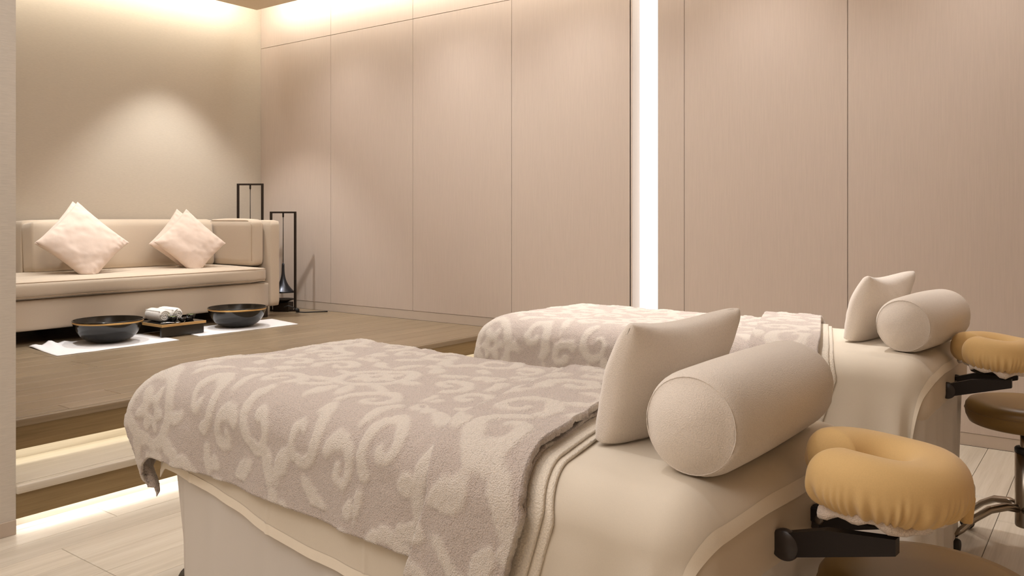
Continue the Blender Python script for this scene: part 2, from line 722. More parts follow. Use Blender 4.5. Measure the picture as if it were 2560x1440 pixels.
def spart(name, bm, mat):
    return into(bm_obj(name, bm, mat), sofa)


spart('base', cushion_bm(SBX, SFX, SY0, 4.478, .478, .695, .02, 3), M['sofa'])
spart('arm', cushion_bm(SBX, SFX + .012, 4.474, SY1, .478, 1.232, .03, 4), M['sofa'])
spart('back_frame', cushion_bm(SBX, SBX + .16, 2.80, 4.50, .66, 1.235, .03, 4), M['sofa'])
seat = spart('seat_cushion', cushion_bm(SBX + .1, SFX + .03, SY0, 4.44, .695, .832, .045, 4, .012, .012, 18), M['sofa'])
for zz in (.812, .712):
    pts = [(SFX + .028, y_, zz) for y_ in np.linspace(SY0, 4.38, 30)]
    pts += [(SFX + .028 - .045 * (1 - math.cos(a)), 4.38 + .055 * math.sin(a), zz) for a in np.linspace(.2, PI / 2, 6)]
    pp = into(tube('piping', pts, .0035, M['piping'], n=6), sofa)
    pp.parent = seat
    pp.location = (0, 0, 0)
    pp.matrix_parent_inverse = Matrix()


def lean(bm, pivot, ang):
    """tilt about the Y axis through pivot"""
    R_ = Matrix.Rotation(ang, 4, 'Y')
    for v in bm.verts:
        v.co = R_ @ (v.co - pivot) + pivot
    return bm


def back_cush(y0, y1):
    bm = cushion_bm(-6.72, -6.50, y0, y1, .83, 1.238, .045, 4, .012, .02, 14)
    return spart('back_cushion', lean(bm, Vector((-6.5, 0, .83)), -.10), M['sofa'])


back_cush(2.80, 4.12)
bc = cushion_bm(-6.66, -6.00, 4.335, 4.472, .835, 1.235, .04, 4, .012, .0, 12)
sc = spart('side_cushion', bc, M['sofa'])
for yy in (4.347, 4.460):
    pts = [(-6.012, yy, z_) for z_ in np.linspace(.88, 1.19, 14)]
    pts += [(-6.012 - .05 * math.sin(a), yy, 1.19 + .036 * math.sin(a)) for a in np.linspace(.3, PI / 2, 6)]
    pts += [(x_, yy, 1.228) for x_ in np.linspace(-6.1, -6.6, 10)]
    pp = into(tube('piping', pts, .003, M['piping'], n=6), sofa)
    pp.parent = sc
    pp.location = (0, 0, 0)
back_cush(4.10, 4.33)
for (lx, ly) in ((-6.03, 4.44), (-6.8, 4.44), (-6.03, 3.0), (-6.8, 3.0), (-6.03, 1.65), (-6.8, 1.65)):
    spart('leg', box_bm(lx - .045, lx + .045, ly - .055, ly + .055, ZP, .48, .003, 1), M['dark_wood'])


# throw pillows standing on one corner
def throw(label, px, py, side, lean_a, rz, roll, seed, zlift=0.0):
    V, F = pillow_mesh(side, side, .145, .07, 60, 60, seed, .009, .45)
    Rr = Matrix.Rotation(rz, 3, 'Z') @ Matrix.Rotation(lean_a, 3, 'X') @ Matrix.Rotation(roll, 3, 'Y')
    R_ = np.array(Rr)
    P = V @ R_.T
    # settle the bottom corner onto the seat: it folds under
    zmin = P[:, 2].min()
    base = zmin + .075 + zlift
    low = P[:, 2] < base
    P[low, 2] = base + (P[low, 2] - base) * .04
    P[:, 2] -= P[:, 2].min()
    return weld('throw_pillow', P, F, M['cushion']), (px, py)


def place_throw(label, px, py, side, la, rz, roll, seed, zl=0.0):
    o, _ = throw(label, px, py, side, la, rz, roll, seed, zl)
    o.location = (px, py, .838)
    tag(o, label, 'pillow', 'pale pink pillows on the sofa')
    return o


RZ = PI / 2        # faces +X
place_throw('front pale pink linen pillow on the open end of the sofa', -6.17, 3.00, .47, -.42, RZ - .06, PI / 4 + .03, 11)
place_throw('rear pale pink linen pillow behind another on the sofa open end', -6.315, 3.05, .47, -.40, RZ - .03, PI / 4 - .02, 12)
place_throw('front pale pink linen pillow on the sofa near its side cushion', -6.18, 3.88, .43, -.40, RZ - .12, PI / 4 + .04, 13)
place_throw('rear pale pink linen pillow tucked behind another near the side cushion', -6.32, 3.905, .43, -.39, RZ - .09, PI / 4 - .03, 14)


# ------------------------------------------------------------------ frame lamps in the corner
def frame_lamp(label, x, y, height, width, rz, bell_h):
    t = empty('floor_lamp', (x, y, ZP), rz)
    tag(t, label, 'lamp', 'black frame lamps in the corner')
    w2 = width / 2
    b = .0085
    for sx in (-1, 1):
        bm_obj('post', box_bm(sx * w2 - b, sx * w2 + b, -b * 1.4, b * 1.4, .0, height, .001, 1), M['blackmetal'], t, False)
    bm_obj('top_bar', box_bm(-w2 + b, w2 - b, -b * 1.4, b * 1.4, height - .016, height, .001, 1), M['blackmetal'], t, False)
    bm_obj('bottom_bar', box_bm(-w2 + b, w2 - b, -b * 1.4, b * 1.4, .0, .014, .001, 1), M['blackmetal'], t, False)
    bm_obj('base_block', box_bm(-.075, .075, -.06, .06, .001, .085, .003, 1), M['blackmetal'], t, False)
    lathe('base_dish', [(0, .086), (.04, .086), (.095, .108), (.10, .113), (.096, .116), (.04, .10), (0, .098)], M['blackmetal'], t, 36)
    z0 = .175
    prof = []
    for k in range(17):
        f_ = k / 16
        prof.append((.012 + .098 * (1 - f_) ** 3.2, z0 + bell_h * f_))
    prof = [(.102, z0 + .004)] + prof + [(.006, z0 + bell_h + .01), (.005, z0 + bell_h + .012)]
    lathe('bell_shade', prof, M['bell'], t, 40)
    rod = tube('rod', [(0, 0, z0 + bell_h), (0, 0, height - .05)], .0038, M['blackmetal'], t, 8)
    tube('rod_joint', [(0, 0, height - .052), (0, 0, height - .015)], .008, M['blackmetal'], t, 10)
    return t


frame_lamp('taller black metal frame lamp rising behind the sofa arm', -6.60, 4.757, 1.19, .24, .52, .26)
lamp2 = frame_lamp('shorter black metal frame lamp beside the sofa arm', -6.245, 4.86, .925, .235, .50, .26)
pts = [(-6.13, 4.78, ZP + .05), (-6.10, 4.80, ZP + .065), (-6.06, 4.83, ZP + .05), (-6.05, 4.85, ZP + .02), (-6.02, 4.86, ZP + .008),
       (-5.98, 4.89, ZP + .005), (-5.92, 4.98, ZP + .005), (-5.86, 5.06, ZP + .005)]
cd = tube('power_cord', pts, .005, M['rubber'], n=8)
tag(cd, 'thin black power cord with inline switch on the platform by the shorter lamp', 'cord')
pl = lathe('inline_switch', [(0, -.03), (.014, -.026), (.02, 0), (.014, .026), (0, .03)], M['rubber'], cd, 16)
pl.rotation_euler = (1.2, 0, .6)
pl.location = (-6.03, 4.85, ZP + .024)


# ------------------------------------------------------------------ foot bath set
def flat_towel(label, corners, seed, rumple):
    c = [np.array(p_) for p_ in corners]
    nu, nv = 40, 30
    V = []
    for i in range(nu):
        for j in range(nv):
            u, v = i / (nu - 1), j / (nv - 1)
            p_ = (c[0] * (1 - u) + c[3] * u) * (1 - v) + (c[1] * (1 - u) + c[2] * u) * v
            V.append((p_[0], p_[1], 0.0))
    V = np.array(V)
    k = np.linspace(0, 1, nu).repeat(nv)
    jj = np.tile(np.linspace(0, 1, nv), nu)
    h = .003 + .0015 * fbm(V[:, 0] * 9, V[:, 1] * 9, seed)
    h += rumple * np.exp(-((k - .16) / .14) ** 2) * sm((.55 - jj) / .5) * (.55 + .45 * np.sin(k * 48 + 3 * jj))
    V[:, 2] = np.maximum(h, .0015)
    ctr = V.mean(0)
    ctr[2] = 0
    o = mk('floor_towel', V - ctr, grid_faces(nu, nv), M['mat'])
    o.location = (ctr[0], ctr[1], ZP + .0005)
    md = o.modifiers.new('thick', 'SOLIDIFY')
    md.thickness = .003
    md.offset = 1
    tag(o, label, 'towel', 'white towels spread under the foot bowls')
    return o


flat_towel('flat white towel with a rumpled corner under a black foot bowl',
           [(-5.87, 2.49), (-5.34, 2.43), (-5.345, 3.262), (-5.865, 3.30)], 3, .028)
flat_towel('smooth flat white towel under the black foot bowl near the sofa arm',
           [(-5.87, 3.52), (-5.40, 3.455), (-5.37, 4.33), (-5.83, 4.42)], 5, .0)


def bowl(label, x, y, R_, h):
    t = empty('foot_bowl', (x, y, ZP + .0065))
    tag(t, label, 'bowl', 'black foot bath bowls')
    def pr(a):
        t_ = a * 1.26
        return .40 + .60 * math.sin(t_) / math.sin(1.26), (1 - math.cos(t_)) / (1 - math.cos(1.26))
    prof = [(0, .004), (.35 * R_, 0), (.40 * R_, .002)]
    for k in range(1, 17):
        q, zz = pr(k / 16)
        prof.append((R_ * q, .002 + (h - .002) * zz))
    body = prof + [(R_ * .995, h + .004), (R_ * .965, h + .004)]
    inner = []
    for k in range(16, 0, -1):
        q, zz = pr(k / 16)
        inner.append((R_ * (q - .036), .012 + (h - .012) * zz))
    inner.append((0, .012))
    lathe('bowl_body', body, M['lacquer'], t, 72)
    lathe('bowl_lining', [(R_ * .966, h + .0035)] + inner, M['lacquer_in'], t, 72)
    zb0, zb1 = h - .016, h - .004
    c0 = 1 - (zb0 - .002) / (h - .002) * (1 - math.cos(1.26))
    r0 = R_ * (.40 + .60 * math.sin(math.acos(c0)) / math.sin(1.26))
    lathe('gold_band', [(r0 - .003, zb0), (r0 + .0016, zb0), (R_ * .991 + .0012, zb1), (R_ * .985 - .002, zb1)], M['gold'], t, 72)
    return t


bowl('black lacquer bowl with a gold band on the rumpled towel', -5.67, 2.925, .228, .150)
bowl('black lacquer bowl with a gold band on the smooth towel near the sofa arm', -5.64, 3.945, .225, .150)

# low tray stand
TX0, TX1, TY0, TY1 = -5.885, -5.520, 3.235, 3.590
tray = empty('tray_table', ((TX0 + TX1) / 2, (TY0 + TY1) / 2, ZP + .0065))
tag(tray, 'low black tray stand with a gold edged top between the bowls', 'tray')
ZTR = ZP + .098


def tpart(name, *a, mat, bev=.001):
    o = bm_obj(name, box_bm(*a, bev, 1), mat, None, False)
    return into(o, tray)


tpart('leg_panel', TX1 - .032, TX1 - .012, TY0 + .004, TY1 - .012, ZP + .0065, ZTR - .02, mat=M['lacquer_in'])
tpart('leg_panel', TX0 + .012, TX0 + .032, TY0 + .004, TY1 - .012, ZP + .0065, ZTR - .02, mat=M['lacquer_in'])
tpart('top_edge', TX0, TX1, TY0, TY1, ZTR - .02, ZTR - .001, mat=M['goldwood'])
tpart('top_surface', TX0 + .005, TX1 - .005, TY0 + .005, TY1 - .005, ZTR - .0012, ZTR, mat=M['lacquer'])


def rolled(label, x0, x1, y, r_, z, rz, seed):
    """towel rolled into a spiral: visible turns at the ends"""
    t = empty('rolled_towel', ((x0 + x1) / 2, y, z), rz)
    tag(t, label, 'towel', 'rolled white towels on the tray')
    Lh = (x1 - x0) / 2
    nu, nv = 26, 40
    V = []
    for i in range(nu):
        u = -1 + 2 * i / (nu - 1)
        rr = r_ * (1 - .22 * abs(u) ** 9)
        for j in range(nv):
            a = 2 * PI * j / nv
            q = rr * (1 + .012 * math.sin(5 * a + seed))
            V.append((u * Lh, q * math.cos(a), r_ * .98 + q * math.sin(a) * (.97 if math.sin(a) < 0 else 1)))
    F = []
    for i in range(nu - 1):
        for j in range(nv):
            j2 = (j + 1) % nv
            F.append((i * nv + j, (i + 1) * nv + j, (i + 1) * nv + j2, i * nv + j2))
    F.append(tuple(range(nv)))
    F.append(tuple((nu - 1) * nv + j for j in range(nv - 1, -1, -1)))
    mk('roll', V, F, M['roll'], t)
    for sx in (1, -1):
        pts = []
        for k in range(70):
            a = k / 69 * 2 * PI * 2.6
            q = r_ * .80 * (1 - k / 69 * .86)
            pts.append((sx * (Lh + .001), q * math.cos(a + seed), r_ * .98 + q * math.sin(a + seed)))
        tube('spiral_end', pts, .0055, M['roll'], t, 6)
    # outer flap line of the towel
    pts = [(u, r_ * .99 * math.cos(2.35), r_ * .98 + r_ * .99 * math.sin(2.35)) for u in np.linspace(-Lh * .94, Lh * .94, 12)]
    tube('flap_edge', pts, .004, M['roll'], t, 6)
    return t


rolled('rolled white towel on the tray stand, nearer the rumpled towel', -5.865, -5.645, 3.335, .048, ZTR, -.05, .4)
rolled('rolled white towel on the tray stand, set back beside another roll', -5.885, -5.665, 3.445, .048, ZTR, .02, 1.7)


def cup(label, x, y, r_, h, mat_fill, grp):
    t = empty('tea_cup', (x, y, ZTR + .0006))
    tag(t, label, 'cup', grp)
    lathe('cup_body', [(0, .001), (r_ * .5, 0), (r_ * .55, .004), (r_ * .9, h * .5), (r_, h), (r_ * .93, h), (r_ * .8, h * .5), (r_ * .5, .008), (0, .008)],
          M['lacquer'], t, 32)
    lathe('filling', [(0, h * .88), (r_ * .86, h * .88), (r_ * .90, h * .93), (0, h * .95)], mat_fill, t, 32)
    return t


M['oil'] = plain('dark_oil', srgb(50, 45, 45), .05)
cup('small black cup of green paste nearest the rolled towels', -5.615, 3.375, .033, .042, M['green'], 'black cups on the tray')
cup('small black cup of green paste toward the bowl by the sofa arm', -5.635, 3.535, .033, .042, M['green'], 'black cups on the tray')
cup('small low black dish of dark oil next to the green cup by the rolls', -5.575, 3.425, .030, .028, M['oil'], 'black dishes on the tray')
cup('small low black dish of dark oil next to the green cup by the far bowl', -5.600, 3.485, .030, .028, M['oil'], 'black dishes on the tray')


def spoon(label, x, y, rz):
    t = empty('spoon', (x, y, ZTR + .0006), rz)
    tag(t, label, 'spoon', 'small spoons on the tray')
    pts = [(-.05 + .1 * k / 9, 0, .004 + .003 * math.sin(k / 9 * PI)) for k in range(10)]
    tube('handle', pts, .003, M['steel'], t, 8)
    V = []
    nu, nv = 10, 20
    for i in range(nu):
        for j in range(nv):
            a = 2 * PI * j / nv
            q = i / (nu - 1)
            V.append((.068 + .02 * q * math.cos(a), .013 * q * math.sin(a), .0015 + .005 * q * q))
    F = []
    for i in range(nu - 1):
        for j in range(nv):
            F.append((i * nv + j, (i + 1) * nv + j, (i + 1) * nv + (j + 1) % nv, i * nv + (j + 1) % nv))
    o = mk('spoon_head', V, F, M['steel'], t)
    o.modifiers.new('thick', 'SOLIDIFY').thickness = .001
    return t


spoon('small steel spoon at the tray corner in front of the rolled towels', -5.555, 3.30, 1.2)
spoon('small steel spoon on the tray behind the cups', -5.72, 3.555, 1.9)


# ------------------------------------------------------------------ damask motif, one tile as an array
def make_tile(N=420, TW=.56, THh=.62):
    px = np.linspace(-TW / 2, TW / 2, N)
    py = np.linspace(-THh / 2, THh / 2, N)
    PX, PY = np.meshgrid(px, py, indexing='ij')
    A = np.abs(PX)
    out = np.full(PX.shape, -1.0)

    def add(d):
        np.maximum(out, d, out=out)

    def sub(d):
        np.minimum(out, -d, out=out)

    def blob(cx, cy, rx, ry, rot=0.0):
        c_, s_ = math.cos(rot), math.sin(rot)
        X = (A - cx) * c_ + (PY - cy) * s_
        Y = -(A - cx) * s_ + (PY - cy) * c_
        k = np.sqrt((X / rx) ** 2 + (Y / ry) ** 2)
        return (1 - k) * min(rx, ry)

    def stroke(pts, w0, w1):
        d = np.full(PX.shape, 9.0)
        n_ = len(pts)
        res = np.full(PX.shape, -1.0)
        for i in range(n_ - 1):
            ax, ay = pts[i]
            bx, by = pts[i + 1]
            vx, vy = bx - ax, by - ay
            L2 = vx * vx + vy * vy + 1e-12
            tt = np.clip(((A - ax) * vx + (PY - ay) * vy) / L2, 0, 1)
            d = np.hypot(A - ax - tt * vx, PY - ay - tt * vy)
            w = w0 + (w1 - w0) * (i + tt) / (n_ - 1)
            res = np.maximum(res, w - d)
        return res

    def spiral(cx, cy, r0, r1, a0, a1, w0, w1, n_=26):
        pts = []
        for k in range(n_):
            f_ = k / (n_ - 1)
            a = a0 + (a1 - a0) * f_
            q = r0 + (r1 - r0) * f_
            pts.append((cx + q * math.cos(a), cy + q * math.sin(a)))
        add(stroke(pts, w0, w1))

    # medallion flower
    rr = np.hypot(PX, PY + .10)
    th = np.arctan2(PY + .10, A)
    add(.016 - np.abs(rr - .088))
    add(.050 + .012 * np.cos(6 * th) - rr)
    sub(.014 - rr)
    # crown of petals above the medallion
    add(blob(0, .055, .020, .045))
    add(blob(.048, .035, .017, .044, -.6))
    add(blob(.10, -.02, .017, .045, -1.15))
    add(blob(.115, -.10, .016, .032, 1.5))
    # scrolls
    spiral(.175, .06, .075, .012, PI * .9, PI * 3.1, .016, .010)
    spiral(.205, -.15, .066, .012, PI * .3, -PI * 1.7, .016, .010)
    spiral(.085, .185, .070, .014, -PI * .35, PI * 1.6, .017, .010)
    spiral(.225, .22, .050, .010, PI * 1.2, PI * 3.0, .014, .009)
    # leaves
    add(blob(.03, .26, .020, .050, .5))
    add(blob(.14, .285, .018, .040, -1.0))
    add(blob(.255, .10, .018, .045, .2))
    add(blob(.262, -.03, .014, .035, -.3))
    add(blob(.13, -.235, .018, .048, 1.0))
    add(blob(.05, -.255, .018, .040, -.5))
    add(blob(.0, -.29, .022, .024))
    add(blob(.25, -.27, .024, .030, .6))
    add(blob(.21, -.26, .022, .022))
    add(blob(.27, .29, .024, .022))
    sub(blob(.25, -.275, .008, .012, .6))
    return out


TILE = make_tile()
TW, THh, TN = .56 * 1.12, .62 * 1.12, 420


def motif(u, v, seed):
    """motif mask 0..1 for flattened cloth coordinates in metres"""
    u = u + .026 * fbm(u * 5, v * 5, seed)
    v = v + .026 * fbm(u * 5 + 40, v * 5 + 3, seed)
    col = np.floor(u / TW + .5)
    v2 = v + (col % 2) * THh / 2
    fu = (u / TW + .5) % 1.0
    fv = (v2 / THh + .5) % 1.0
    d = TILE[np.clip((fu * TN).astype(int), 0, TN - 1), np.clip((fv * TN).astype(int), 0, TN - 1)]
    d = d * 1.12 + .010 * fbm(u * 26, v * 26, seed + 9) + .004 * fbm(u * 70, v * 70, seed + 5)
    return sm((d + .007) / .011)


# ------------------------------------------------------------------ beds
BL, BW, BR, BZ = 1.86, .80, .085, .775


def drape(S, T, lift, flare=.05, ridge=.55, rad=BR, bulge=0.0):
    """flattened cloth coordinates (S from the head, T from the far side) to bed coordinates"""
    rr = rad + lift
    of = np.maximum(S - (BL - rad), 0)
    oh = np.maximum(rad - S, 0)
    on = np.maximum(T - (BW - rad), 0)
    ofar = np.maximum(rad - T, 0)
    oS, sS = np.where(of > 0, of, oh), np.where(of > 0, 1.0, -1.0)
    oT, sT = np.where(on > 0, on, ofar), np.where(on > 0, 1.0, -1.0)
    rho = np.hypot(oS, oT)
    phi = np.arctan2(oT, oS)
    thh = np.minimum(rho / rad, PI / 2)
    out = rr * np.sin(thh)
    down = rr * (1 - np.cos(thh))
    hang = np.maximum(rho - rad * PI / 2, 0)
    k = np.sin(2 * phi) ** 2
    al = flare + ridge * k
    out = out + hang * np.sin(al) + bulge * (sm(rho / .17) - (.8 + .5 * k) * sm((hang - .05) / .26)) * np.where(of > 0, .3 + .7 * np.cos(phi) ** 2 + .35 * k, .3 * sm((S - BL + .5) / .5))
    down = down + hang * np.cos(al)
    bS = np.clip(S, rad, BL - rad)
    bT = np.clip(T, rad, BW - rad)
    X = bS + sS * out * np.cos(phi)
    Y = bT + sT * out * np.sin(phi)
    Z = BZ + lift - down
    return X, Y, Z, hang, phi


def bed_world(bed, X, Y, Z):
    """bed-local s,t,z -> local coordinates of the bed frame (x = -s, y = -t)"""
    return np.stack([-X, -Y, Z], -1)


def cloth(name, S, T, lift, mat, thick, uv=None, seed=0, wr=.0, flare=.05, ridge=.55, relief=0.0, wave=0.0, parent=None, bulge=0.0, crease=False, flip=False):
    nu, nv = S.shape
    X, Y, Z, hang, phi = drape(S, T, lift, flare, ridge, BR, bulge)
    # soft wrinkles, stronger on the hanging parts
    if wr:
        nz = fbm(S * 5 + seed, T * 5, seed, 3)
        Z = Z + wr * nz * sm(1 - hang / .03)
        amp = wr * 1.2 * sm(hang / .05)
        outS, outT = np.cos(phi), np.sin(phi)
        nz2 = fbm(S * 7 + 3, T * 2.2 + seed, seed + 5, 3)
        X = X + amp * nz2 * outS * np.where(S > BL / 2, 1, -1)
        Y = Y + amp * nz2 * outT * np.where(T > BW / 2, 1, -1)
    if wave:
        sidew = np.where(np.sin(phi) > np.cos(phi), S, T)
        wv = wave * hang * (np.sin(sidew * 15 + seed) + .6 * np.sin(sidew * 33 + 2.2 * seed))
        X = X + wv * np.cos(phi) * np.where(S > BL / 2, 1, -1)
        Y = Y + wv * np.sin(phi) * np.where(T > BW / 2, 1, -1)
    if crease:
        sg = np.where(T > BW / 2, 1, -1)
        hw = sm(hang / .04)
        for c0 in (1.62, 1.22, .82):
            rdg = .0035 * np.exp(-((S - c0) / .006) ** 2)
            Z = Z + rdg * (1 - hw)
            Y = Y + rdg * hw * sg
        hf = .11 * hang * np.exp(-(S / .22) ** 2) * np.sin(S * 42 + 1.0 + T * 3)
        Y = Y + hf * np.sin(phi) * sg
        Z = Z + .004 * np.exp(-(S / .3) ** 2) * np.sin(S * 34 + T * 16) * (1 - hw) * sm((T - .3) / .4)
    P = np.stack([-X, -Y, Z], -1)
    mask = None
    if relief:
        mask = motif(S + .10, T + .07, seed) if not flip else motif(.31 - S * .9, T * .95 + .21, seed + 40)
        du = np.gradient(P, axis=0)
        dv = np.gradient(P, axis=1)
        nrm = np.cross(du, dv)
        nrm /= (np.linalg.norm(nrm, axis=-1, keepdims=True) + 1e-9)
        # keep the normal pointing out of the bed
        sgn = np.where(nrm[nu // 2, nv // 2, 2] < 0, -1, 1)
        pile_amp = .0005
        pile = pile_amp * RNG.standard_normal(S.shape)
        P = P + nrm * sgn * ((mask * relief) + pile)[..., None]
    P[..., 2] = np.maximum(P[..., 2], .012)
    me = bpy.data.meshes.new(name)
    ids = np.arange(nu * nv).reshape(nu, nv)
    q = np.stack([ids[:-1, :-1], ids[1:, :-1], ids[1:, 1:], ids[:-1, 1:]], -1).reshape(-1, 4)
    e1 = P[1, 0] - P[0, 0]
    nmid = np.cross(P[nu // 2 + 1, nv // 2] - P[nu // 2, nv // 2], P[nu // 2, nv // 2 + 1] - P[nu // 2, nv // 2])
    if nmid[2] < 0:
        q = q[:, ::-1]
    me.vertices.add(nu * nv)
    me.vertices.foreach_set('co', P.reshape(-1).astype(np.float32))
    me.loops.add(q.size)
    me.loops.foreach_set('vertex_index', q.reshape(-1).astype(np.int32))
    me.polygons.add(len(q))
    me.polygons.foreach_set('loop_start', np.arange(0, q.size, 4, dtype=np.int32))
    me.polygons.foreach_set('loop_total', np.full(len(q), 4, dtype=np.int32))
    me.polygons.foreach_set('use_smooth', np.ones(len(q), dtype=bool))
    me.update()
    me.validate()
    if mask is not None:
        at = me.attributes.new('motif', 'FLOAT', 'POINT')
        at.data.foreach_set('value', mask.reshape(-1).astype(np.float32))
    me.materials.append(mat)
    o = bpy.data.objects.new(name, me)
    link(o, parent)
    if thick:
        md = o.modifiers.new('thick', 'SOLIDIFY')
        md.thickness = thick
        md.offset = -1
    return o


def hem_strip(name, S, T, lift, mat, parent, rad=.004):
    X, Y, Z, h, ph = drape(np.array(S), np.array(T), lift)
    return tube(name, [(-a, -b, c) for a, b, c in zip(X, Y, Z)], rad, mat, parent, 8)


def edge_s(t):
    """head-side edge of the folded blanket, slanting across the bed then hanging straight"""
    t = np.asarray(t, float)
    top = .33 + .30 * (.84 - t)
    return np.where(t < .84, np.where(t < 0.05, .33 + .30 * .79 + (0.05 - t) * .1, top), .33 + .30 * (t - .84))


def pt_world(o, v):
    return o


def make_bed(tagword, loc, rz, seed, near_drop, labels, bolster, foot_bulge, res):
    frame_loc = Vector((loc[0], loc[1], 0))
    root = empty('massage_bed', frame_loc, rz)
    tag(root, labels['bed'], 'bed', 'massage beds')
    # padded table
    bm = box_bm(-BL, 0, -BW, 0, BZ - .22, BZ - .006)
    bmesh.ops.bevel(bm, geom=list(bm.edges), offset=BR - .004, segments=6, affect='EDGES', profile=.5)
    bm_obj('mattress', bm, M['mattress'], root)
    bm_obj('pedestal', box_bm(-BL + .25, -.25, -BW + .2, -.2, .0, BZ - .2, .02, 2), M['mattress'], root)
    # skirt: closed loop of gathered sheer cotton
    per = []
    rc = .07
    ins = .012
    x0, x1, y0, y1 = -BL + ins, -ins, -BW + ins, -ins
    def line(a, b, n_):
        return [(a[0] + (b[0] - a[0]) * k / n_, a[1] + (b[1] - a[1]) * k / n_) for k in range(n_)]
    def arc(cx, cy, a0, n_=8):
        return [(cx + rc * math.cos(a0 + PI / 2 * k / n_), cy + rc * math.sin(a0 + PI / 2 * k / n_)) for k in range(n_)]
    per += line((x1, y0 + rc), (x1, y1 - rc), 60) + arc(x1 - rc, y1 - rc, 0)
    per += line((x1 - rc, y1), (x0 + rc, y1), 110) + arc(x0 + rc, y1 - rc, PI / 2)
    per += line((x0, y1 - rc), (x0, y0 + rc), 60) + arc(x0 + rc, y0 + rc, PI)
    per += line((x0 + rc, y0), (x1 - rc, y0), 110) + arc(x1 - rc, y0 + rc, 1.5 * PI)
    per = np.array(per)
    n_ = len(per)
    nxt = np.roll(per, -1, 0) - np.roll(per, 1, 0)
    nrm = np.stack([nxt[:, 1], -nxt[:, 0]], -1)
    nrm /= np.linalg.norm(nrm, axis=1, keepdims=True)
    al = np.cumsum(np.linalg.norm(np.roll(per, -1, 0) - per, axis=1))
    V = []
    nz_ = 14
    for i in range(n_):
        for j in range(nz_):
            f_ = j / (nz_ - 1)
            z = (BZ - .09) * (1 - f_) + .008 * f_
            a = al[i]
            amp = .004 + .020 * f_
            headw = 1.0 if per[i, 0] > -.1 else .55
            wv = amp * headw * (math.sin(a * 21 + seed) * .6 + .5 * math.sin(a * 47 + seed * 2) + .5 * math.sin(a * 9 + seed))
            off = wv - (.012 if per[i, 0] > -BL + .12 else .075) * f_
            V.append((per[i, 0] + nrm[i, 0] * off, per[i, 1] + nrm[i, 1] * off, z))
    F = grid_faces(n_, nz_, True)
    mk('skirt', V, F, M['skirt'], root)
    if labels.get('foot_disc'):
        bm = bmesh.new()
        bmesh.ops.create_cone(bm, cap_ends=True, segments=40, radius1=.14, radius2=.125, depth=.03)
        o = bm_obj('foot_disc', bm, M['dark_wood'], root)  # low dark disc on the floor beyond the foot end
        o.location = (-BL - .14, -.52, .017)

    def top(o, label, cat, grp):
        """a thing lying on the bed: its own top-level object"""
        o.location = frame_loc
        o.rotation_euler = (0, 0, rz)
        tag(o, label, cat, grp)
        return o

    # sheet: hangs at both sides and a little at the head
    ns, nt_ = int(420 * res), int(150 * res)
    u = np.linspace(0, 1, ns)
    v = np.linspace(0, 1, nt_)
    s0, s1 = -.03, BL + .07
    t0, t1 = -.33, BW + near_drop
    S, T = np.meshgrid(s0 + (s1 - s0) * u, t0 + (t1 - t0) * v, indexing='ij')
    drop = near_drop - .065 * sm((S - 1.0) / .75)
    T = t0 + (T - t0) * (BW + drop - t0) / (t1 - t0)
    sh = cloth('bed_sheet', S, T, .004, M['sheet'], .0015, seed=seed, wr=.004, flare=.035, ridge=.05, wave=.010, crease=True)
    top(sh, labels['sheet'], 'sheet', 'cream sheets on the beds')
    hs = np.linspace(s0 + .02, s1 - .02, 60)
    # sewn hem along the near edge and the head edge
    Sg, Tg = np.meshgrid(np.linspace(s0, s1, ns), np.linspace(t1 - .026, t1, 4), indexing='ij')
    Tg = Tg - .065 * sm((Sg - 1.0) / .75)
    cloth('hem_band', Sg, Tg, .0050, M['hem'], 0, seed=seed, wr=.004, flare=.035, ridge=.05, wave=.010, crease=True, parent=sh)
    Sg, Tg = np.meshgrid(np.linspace(s0, s0 + .026, 4), np.linspace(t0, t1, nt_), indexing='ij')
    cloth('hem_band', Sg, Tg, .0050, M['hem'], 0, seed=seed, wr=.004, flare=.035, ridge=.05, wave=.010, crease=True, parent=sh)

    # cream towel under the folded blanket
    na, nb = int(40 * res), int(120 * res)
    Tt = np.linspace(-.26, BW + .40, nb)
    P_, T2 = np.meshgrid(np.linspace(0, 1, na), Tt, indexing='ij')
    E_ = edge_s(T2)
    tw = cloth('towel', E_ - .045 + .03 * P_ * 9, T2, .011, M['towel'], .006, seed=seed + 1, wr=.003, flare=.05)
    top(tw, labels['towel'], 'towel', 'cream towels under the blankets')
    E2 = edge_s(T2)
    cloth('towel_fold', E2 - .026 + .25 * P_, T2 * 1.0 - .012, .019, M['towel'], .006, seed=seed + 1, wr=.003, flare=.05, parent=tw)

    # damask blanket
    nS, nT = int(330 * res), int(270 * res)
    Tv = np.linspace(-.27, BW + .195, nT)
    Pv = np.linspace(0, 1, nS)
    P_, T2 = np.meshgrid(Pv, Tv, indexing='ij')
    E_ = edge_s(T2) + .01
    T2 = -.27 + (T2 + .27) * (BW + .27 + .19 + .015 * P_) / (BW + .27 + .195)
    S = E_ + (BL + .16 + foot_bulge * .9 - E_) * P_
    bl = cloth('blanket', S, T2, .027, M['blanket'], .008, seed=seed, wr=.006, flare=.06, ridge=.10, relief=.0035, wave=.03, bulge=foot_bulge)
    top(bl, labels['blanket'], 'blanket', 'damask terry blankets')
    # folded-back end
    nS2, nT2 = int(70 * res), int(290 * res)
    Tv = np.linspace(-.30, BW + .42, nT2)
    P_, T2 = np.meshgrid(np.linspace(0, 1, nS2), Tv, indexing='ij')
    E_ = edge_s(T2)
    cloth('folded_end', E_ + .245 * P_, T2, .053, M['blanket'], .016, seed=seed + 3, wr=.004, flare=.07, ridge=.3, relief=.0035, parent=bl, flip=True)
    return root, frame_loc


